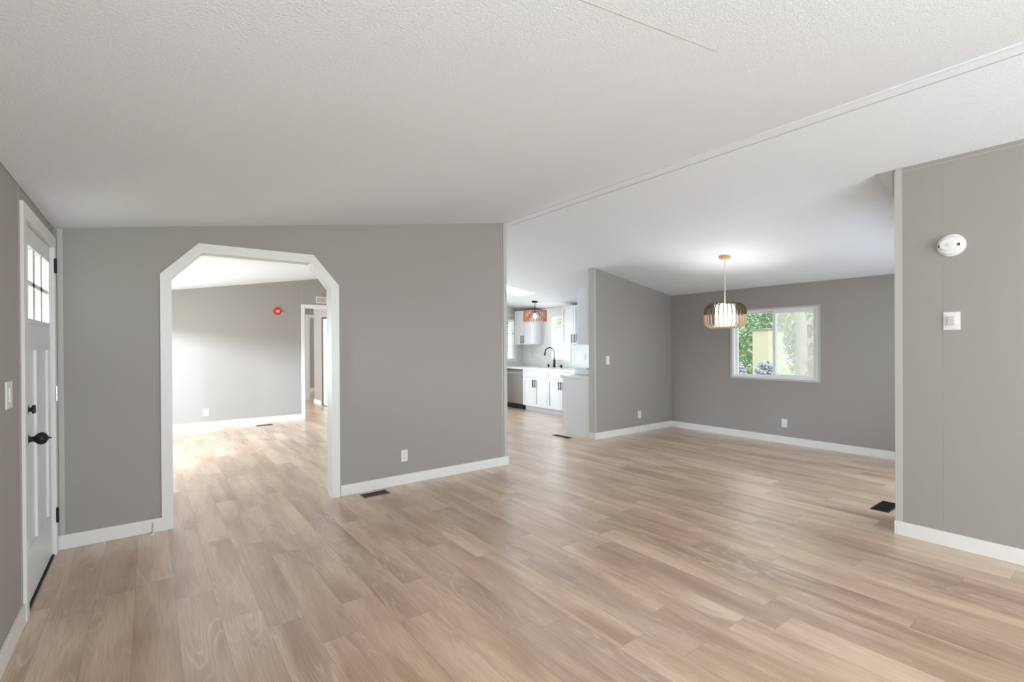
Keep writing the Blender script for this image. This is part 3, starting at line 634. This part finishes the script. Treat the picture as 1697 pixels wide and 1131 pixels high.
# ---------------------------------------------------------------- kitchen
XF = 6.60                                   # base cabinet fronts face -x
def bar_handle(parent, x, y, z0, z1, sgn=-1, horiz=False, axis='x'):
    mb = MB()
    if axis == 'x':
        if horiz: mb.cyl((x+sgn*.03, z0, y), (x+sgn*.03, z1, y), .006, n=10); [mb.cyl((x, q, y), (x+sgn*.03, q, y), .005, n=8) for q in (z0+.02, z1-.02)]
        else: mb.cyl((x+sgn*.024, y, z0), (x+sgn*.024, y, z1), .009, n=10); [mb.cyl((x, y, q), (x+sgn*.024, y, q), .004, n=8) for q in (z0+.03, z1-.03)]
    else:
        if horiz: mb.cyl((z0, x+sgn*.03, y), (z1, x+sgn*.03, y), .006, n=10); [mb.cyl((q, x, y), (q, x+sgn*.03, y), .005, n=8) for q in (z0+.02, z1-.02)]
        else: mb.cyl((y, x+sgn*.03, z0), (y, x+sgn*.03, z1), .006, n=10); [mb.cyl((y, x, q), (y, x+sgn*.03, q), .005, n=8) for q in (z0+.02, z1-.02)]
    return mb.build('handle', M['black'], parent)
def shaker_x(name, parent, x, y0, y1, z0, z1, rail=.055):     # front face at x-.02, facing -x
    mb = MB(); a, b = x-.020, x-.001
    mb.box(a, b, y0, y0+rail, z0, z1); mb.box(a, b, y1-rail, y1, z0, z1); mb.box(a, b, y0+rail, y1-rail, z0, z0+rail); mb.box(a, b, y0+rail, y1-rail, z1-rail, z1)
    mb.box(a+.013, b, y0+rail, y1-rail, z0+rail, z1-rail)
    return mb.build(name, M['cab'], parent)
def shaker_y(name, parent, y, x0, x1, z0, z1, rail=.05):      # front faces +y
    mb = MB(); a, b = y+.001, y+.020
    mb.box(x0, x0+rail, a, b, z0, z1); mb.box(x1-rail, x1, a, b, z0, z1); mb.box(x0+rail, x1-rail, a, b, z0, z0+rail); mb.box(x0+rail, x1-rail, a, b, z1-rail, z1)
    mb.box(x0+rail, x1-rail, a, b-.009, z0+rail, z1-rail)
    return mb.build(name, M['cab'], parent)
def base_cab(y0, y1, label, sink=False):
    t = thing('base_cabinet', (XR-.3, (y0+y1)/2, 0), label, 'kitchen cabinet')
    mb = MB()
    if sink:
        mb.box(XF, XR-.002, y0, y1, .10, .66); mb.box(XF, XF+.02, y0, y1, .66, .889); mb.box(XF+.02, XR-.002, y0, y0+.018, .66, .889); mb.box(XF+.02, XR-.002, y1-.018, y1, .66, .889)
    else: mb.box(XF, XR-.002, y0, y1, .10, .889)
    mb.build('body', M['cab'], t)
    mb = MB(); mb.box(XF+.06, XR-.01, y0, y1, 0, .10); mb.build('toe_kick', mat('toe_kick_grey', (.62, .64, .68), .5), t)
    shaker_x('drawer', t, XF, y0+.004, y1-.004, .725, .878, .035)
    ym = (y0+y1)/2
    for a, b, hy in ((y0+.004, ym-.002, ym-.035), (ym+.002, y1-.004, ym+.035)):
        d = shaker_x('door', t, XF, a, b, .108, .715); bar_handle(d, XF-.020, hy, .515, .680)
    return t
base_cab(7.53, 8.345, 'white sink cabinet with twin doors next to the dishwasher', True)
base_cab(6.715, 7.527, 'white base cabinet partly hidden by the end cabinet, right of the sink cabinet')
t = thing('corner_cabinet', (6.9, 5.9, 0), 'white corner base cabinet behind the stove', 'kitchen cabinet')
mb = MB(); mb.box(XF, XR-.002, YP+T+.002, 6.712, .10, .889); mb.box(XF+.06, XR-.01, YP+T+.002, 6.712, 0, .10); mb.build('body', M['cab'], t)
shaker_x('door', t, XF, 5.80, 6.70, .108, .878)
t = thing('filler_panel', (6.9, 9.05, 0), 'narrow white filler left of the dishwasher', 'cabinet filler')
mb = MB(); mb.box(XF, XR-.002, 8.985, YK-.002, 0, .889); mb.build('body', M['cab'], t)
# dishwasher
dw = thing('dishwasher', (6.9, 8.67, 0), 'stainless steel dishwasher built under the counter at the left', 'dishwasher')
mb = MB(); mb.box(XF+.03, XR-.02, 8.365, 8.975, .10, .885); mb.build('body', M['slot'], dw)
mb = MB(); mb.box(XF-.018, XF+.03, 8.375, 8.965, .115, .855, .004); dd = mb.build('door', M['steel'], dw)
mb = MB(); mb.tube([(XF-.018, 8.41, .80), (XF-.05, 8.42, .80), (XF-.055, 8.67, .80), (XF-.05, 8.92, .80), (XF-.018, 8.93, .80)], .011, 10); mb.build('handle', M['chrome'], dd, True)
mb = MB(); mb.box(XF-.012, XF+.03, 8.375, 8.965, .858, .885); mb.build('control_strip', mat('dark_steel', (.15, .145, .14), .35, .7), dw)
mb = MB(); mb.box(XF+.0, XF+.06, 8.365, 8.975, 0, .10)
for k in range(14): mb.box(XF-.003, XF, 8.40+k*.04, 8.425+k*.04, .03, .035)
mb.build('kick_panel', M['black'], dw)
# end run along the partition
y0 = YP+T+.002
ec = thing('base_cabinet', (5.48, 5.4, 0), 'white end cabinet with flat side panel beside the kitchen partition', 'kitchen cabinet')
mb = MB(); mb.box(5.345, 5.635, y0, 5.69, .10, .889); mb.box(5.345, 5.635, y0, 5.63, 0, .10); mb.build('body', M['cab'], ec)
mb = MB(); mb.box(5.328, 5.344, y0, 5.635, 0, .10); mb.box(5.328, 5.344, y0, 5.712, .10, .889); mb.build('side_panel', M['cab'], ec)
dr = shaker_y('drawer', ec, 5.69, 5.35, 5.63, .725, .878, .03); bar_handle(dr, 5.71, .80, 5.40, 5.58, 1, True, 'y')
do = shaker_y('door', ec, 5.69, 5.35, 5.63, .108, .715); bar_handle(do, 5.71, 5.60, .515, .68, 1, False, 'y')
mb = MB(); mb.box(5.312, 5.636, y0, 5.77, .891, .930, .003)
tag(mb.build('countertop', M['counter']), 'short white countertop on the end cabinet beside the partition', 'countertop')
st = thing('stove', (6.02, 5.42, 0), 'stainless stove beyond the end cabinet, only its raised edge showing', 'stove')
mb = MB(); mb.box(5.642, 6.40, y0, 5.73, .05, .93); mb.build('body', M['steel'], st)
mb = MB(); mb.box(5.642, 6.40, y0, 5.76, .93, 1.02, .004); mb.build('cooktop', mat('stove_top', (.62, .62, .61), .3, .6), st)
mb = MB(); mb.box(5.66, 6.38, 5.732, 5.76, .20, .80, .004); od = mb.build('oven_door', M['steel'], st)
mb = MB(); mb.cyl((5.70, 5.80, .76), (6.34, 5.80, .76), .01); mb.cyl((5.72, 5.76, .76), (5.72, 5.80, .76), .008); mb.cyl((6.32, 5.76, .76), (6.32, 5.80, .76), .008); mb.build('handle', M['chrome'], od)
for k in range(4):
    mb = MB(); cx, cy = 5.84+.36*(k % 2), 5.27+.3*(k//2); mb.lathe([(.09, .0), (.09, .004), (.004, .004)], (cx, cy, 1.021), (0, 0, 1), 24); mb.build('burner', M['black'], st)
# counter along the sink wall, with sink hole
sx0, sx1, ky0, ky1 = 6.72, 7.02, 7.62, 8.24
mb = MB()
for a in ((6.575, sx0, y0, YK-.002), (sx1, XR-.009, y0, YK-.002), (sx0, sx1, y0, ky0), (sx0, sx1, ky1, YK-.002)): mb.box(*a, .891, .930)
tag(mb.build('countertop', M['counter']), 'long white countertop running under the sink window over the dishwasher', 'countertop')
mb = MB(); rect_ = ((sx0-.006, sx0+.004, ky0, ky1), (sx1-.004, sx1+.006, ky0, ky1), (sx0, sx1, ky0-.006, ky0+.004), (sx0, sx1, ky1-.004, ky1+.006))
for a in rect_: mb.box(*a, .70, .889)
mb.box(sx0, sx1, ky0, ky1, .69, .70)
tag(mb.build('kitchen_sink', mat('sink_steel', (.55, .55, .54), .3, .9)), 'stainless steel sink set in the countertop below the faucet', 'sink')
# backsplash
mb = MB(); mb.box(XR-.008, XR, y0, YK-.002, .93, 1.43); b_ = mb
# leave the window free: rebuild in pieces
b_.bm.free(); mb = MB()
for a in ((y0, 7.46, .931, 1.43), (8.15, YK-.002, .931, 1.43), (7.46, 8.15, .931, 1.034), (7.402, 7.458, 1.43, 2.25), (8.152, 8.408, 1.43, 2.25), (7.458, 8.152, 2.102, 2.25)): mb.box(XR-.008, XR-.0005, a[0], a[1], a[2], a[3])
struct(mb, 'trim_17', 'tile', 'pale smooth backsplash between the counter and the upper cabinets', 'backsplash')
# uppers
def upper(y0_, y1_, doors, z0, z1, label):
    t = thing('wall_cabinet', (XR-.17, (y0_+y1_)/2, z0), label, 'kitchen cabinet')
    mb = MB(); mb.box(6.90, XR-.002, y0_, y1_, z0, z1); mb.build('body', M['cab'], t)
    for a, b, hy in doors:
        d = shaker_x('door', t, 6.90, a+.002, b-.002, z0+.002, z1-.004, .055)
        if hy: bar_handle(d, 6.88, hy, 1.46, 1.64)
upper(8.41, 9.005, [(8.41, 8.71, 8.672), (8.71, 9.005, 8.752)], 1.435, 2.215, 'white wall cabinets left of the sink window above the dishwasher')
upper(6.68, 7.40, [(6.68, 7.045, 7.003), (7.045, 7.40, 7.090)], 1.435, 2.225, 'white wall cabinet right of the sink window')
t = thing('wall_cabinet', (5.5, 5.25, 1.43), 'white wall cabinet fixed to the kitchen partition above the end cabinet', 'kitchen cabinet')
mb = MB(); mb.box(5.345, 5.635, y0, 5.375, 1.43, 2.30); mb.build('body', M['cab'], t)
d = shaker_y('door', t, 5.375, 5.347, 5.633, 1.432, 2.296, .05); bar_handle(d, 5.395, 5.60, 1.46, 1.64, 1, False, 'y')
# faucet
fc = thing('kitchen_faucet', (7.09, 7.87, .93), 'black gooseneck faucet in front of the sink window', 'faucet')
bxp, byp = 7.09, 7.87
mb = MB(); mb.lathe([(.030, 0), (.028, .02), (.021, .10), (.016, .19), (.013, .22)], (bxp, byp, .931), (0, 0, 1), 20); mb.build('faucet_body', M['black'], fc, True)
dv = Vector((-.70, .71, 0)).normalized(); pts = []; RR = .098
for z in (1.15, 1.20, 1.25): pts.append((bxp, byp, z))
for i in range(1, 13):
    a = math.pi*i/12; c = Vector((bxp, byp, 1.265))+dv*RR; pts.append(tuple(c-dv*RR*math.cos(a)+Vector((0, 0, RR*math.sin(a)))))
mb = MB(); mb.tube(pts, .0115, 12); mb.build('spout', M['black'], fc, True)
e = Vector(pts[-1]); mb = MB(); mb.cyl(e+Vector((0, 0, .005)), e+dv*.012+Vector((0, 0, -.075)), .014, .021, 16); mb.build('spray_head', M['black'], fc, True)
mb = MB(); mb.cyl((bxp, byp, 1.0), (bxp-.02, byp-.055, 1.01), .014, .012, 12); mb.cyl((bxp-.02, byp-.052, 1.01), (bxp-.02, byp-.062, 1.11), .007, .005, 10); mb.build('lever', M['black'], fc, True)
for yy, lab in ((8.07, 'black soap dispenser cap left of the faucet'), (7.655, 'black air gap cap right of the faucet')):
    t = thing('sink_cap', (7.10, yy, .93), lab, 'sink fitting')
    mb = MB(); mb.lathe([(.022, 0), (.022, .055), (.019, .062), (.003, .063)], (7.10, yy, .931), (0, 0, 1), 18); mb.build('cap', M['black'], t, True)

# ---------------------------------------------------------------- garden
mb = MB(); mb.box(-14, 45, -20, 45, -.62, -.5); g = mb.build('ground', M['grass']); tag(g, 'pale sunlit lawn outside the house', 'ground', kind='structure')
def foliage(cx, cy, cz, rx, ry, rz, n, size, m_, name, parent, seed):
    rnd = random.Random(seed); vs, fs = [], []
    for _ in range(n):
        while True:
            p = Vector((rnd.uniform(-1, 1), rnd.uniform(-1, 1), rnd.uniform(-1, 1)))
            if .25 < p.length < 1: break
        q = Vector((cx+p.x*rx, cy+p.y*ry, cz+p.z*rz)); s = size*rnd.uniform(.5, 1.4)
        a = Vector((rnd.uniform(-1, 1), rnd.uniform(-1, 1), rnd.uniform(-1, 1))).normalized(); b = a.orthogonal().normalized()
        i = len(vs); vs += [q-a*s, q+b*s*.45, q+a*s, q-b*s*.45]; fs.append((i, i+1, i+2, i+3))
    me = bpy.data.meshes.new(name); me.from_pydata([tuple(v-parent.location) for v in vs], [], fs); me.materials.append(m_)
    o = bpy.data.objects.new(name, me); COL.objects.link(o); o.parent = parent; return o
def tree(x, y, h, r, m_, label, seed, n=7000, trunk=.12, name='garden_tree', low=.0):
    t = thing(name, (x, y, -.5), label, 'tree' if name == 'garden_tree' else 'bush', 'garden plants')
    rnd = random.Random(seed); mb = MB()
    mb.tube([(x, y, -.5), (x+.05, y, h*.35), (x-.03, y+.05, h*.7), (x, y, h)], [trunk, trunk*.85, trunk*.6, trunk*.2], 10)
    for k in range(9):
        z = .5+h*.09*k; a = rnd.uniform(0, 6.28); L_ = r*.8
        mb.tube([(x, y, z), (x+math.cos(a)*L_*.5, y+math.sin(a)*L_*.5, z+.3), (x+math.cos(a)*L_, y+math.sin(a)*L_, z+.35)], [trunk*.3, trunk*.18, .01], 6)
    mb.build('trunk', M['bark'], t)
    foliage(x, y, (h+low)/2+.4, r, r, (h-low)/2+.2, n, .062, M[m_], 'foliage', t, seed)
    return t
tree(16.3, 8.7, 4.6, 1.45, 'leaf', 'bright green tree left in the dining window view', 3, 16000, low=-.6)
tree(16.3, 5.75, 4.8, 1.45, 'leaf_pale', 'pale green tree behind the insect screen of the dining window', 4, 16000, low=-.6)
tree(20.2, 10.6, 5.5, 1.75, 'leaf', 'tall green tree furthest left beyond the dining window', 6, 16000, low=-.6)
tree(20.2, 7.0, 5.5, 1.80, 'leaf', 'tall green tree in the distance between the two nearer garden trees', 9, 16000, low=-.6)
tree(11.5, 4.66, 4.4, .75, 'leaf_pale', 'yellow green tree with pale bare trunk seen through the insect screen', 5, 3200, .13, low=2.6)
tree(14.3, 17.2, 5.0, 2.2, 'leaf_pale', 'pale tree outside the gridded kitchen window', 8, 16000, low=1.6)
for bx_, by_, sd, lab in ((10.7, 5.73, 21, 'grey green shrub furthest left outside the dining window'), (10.65, 5.03, 22, 'grey green shrub below the cream block outside the dining window'), (13.2, 4.75, 23, 'grey green shrub behind the bare trunk outside the dining window')):
    t = thing('garden_shrub', (bx_, by_, -.5), lab, 'bush', 'garden plants')
    mb = MB(); mb.tube([(bx_, by_, -.5), (bx_+.02, by_, .1), (bx_, by_, .5)], [.04, .03, .01], 8); mb.build('stem', M['bark'], t)
    foliage(bx_, by_, .25, .34, .30, .82, 8000, .038, M['leaf_blue'], 'foliage', t, sd)
t = thing('garden_block', (13.0, 5.6, -.5), 'pale cream block outside the left pane of the dining window', 'block')
mb = MB(); mb.box(12.4, 13.2, 5.78, 6.17, -.5, 1.76); mb.build('block_body', M['block'], t)  # plain cream block filling the pale rectangle in the left pane
mb = MB(); mb.prism([(12.35, 1.76), (13.3, 1.76), (13.3, 1.84), (12.35, 1.79)], 'y', 5.75, 6.22); mb.build('block_top', M['block_top'], t)
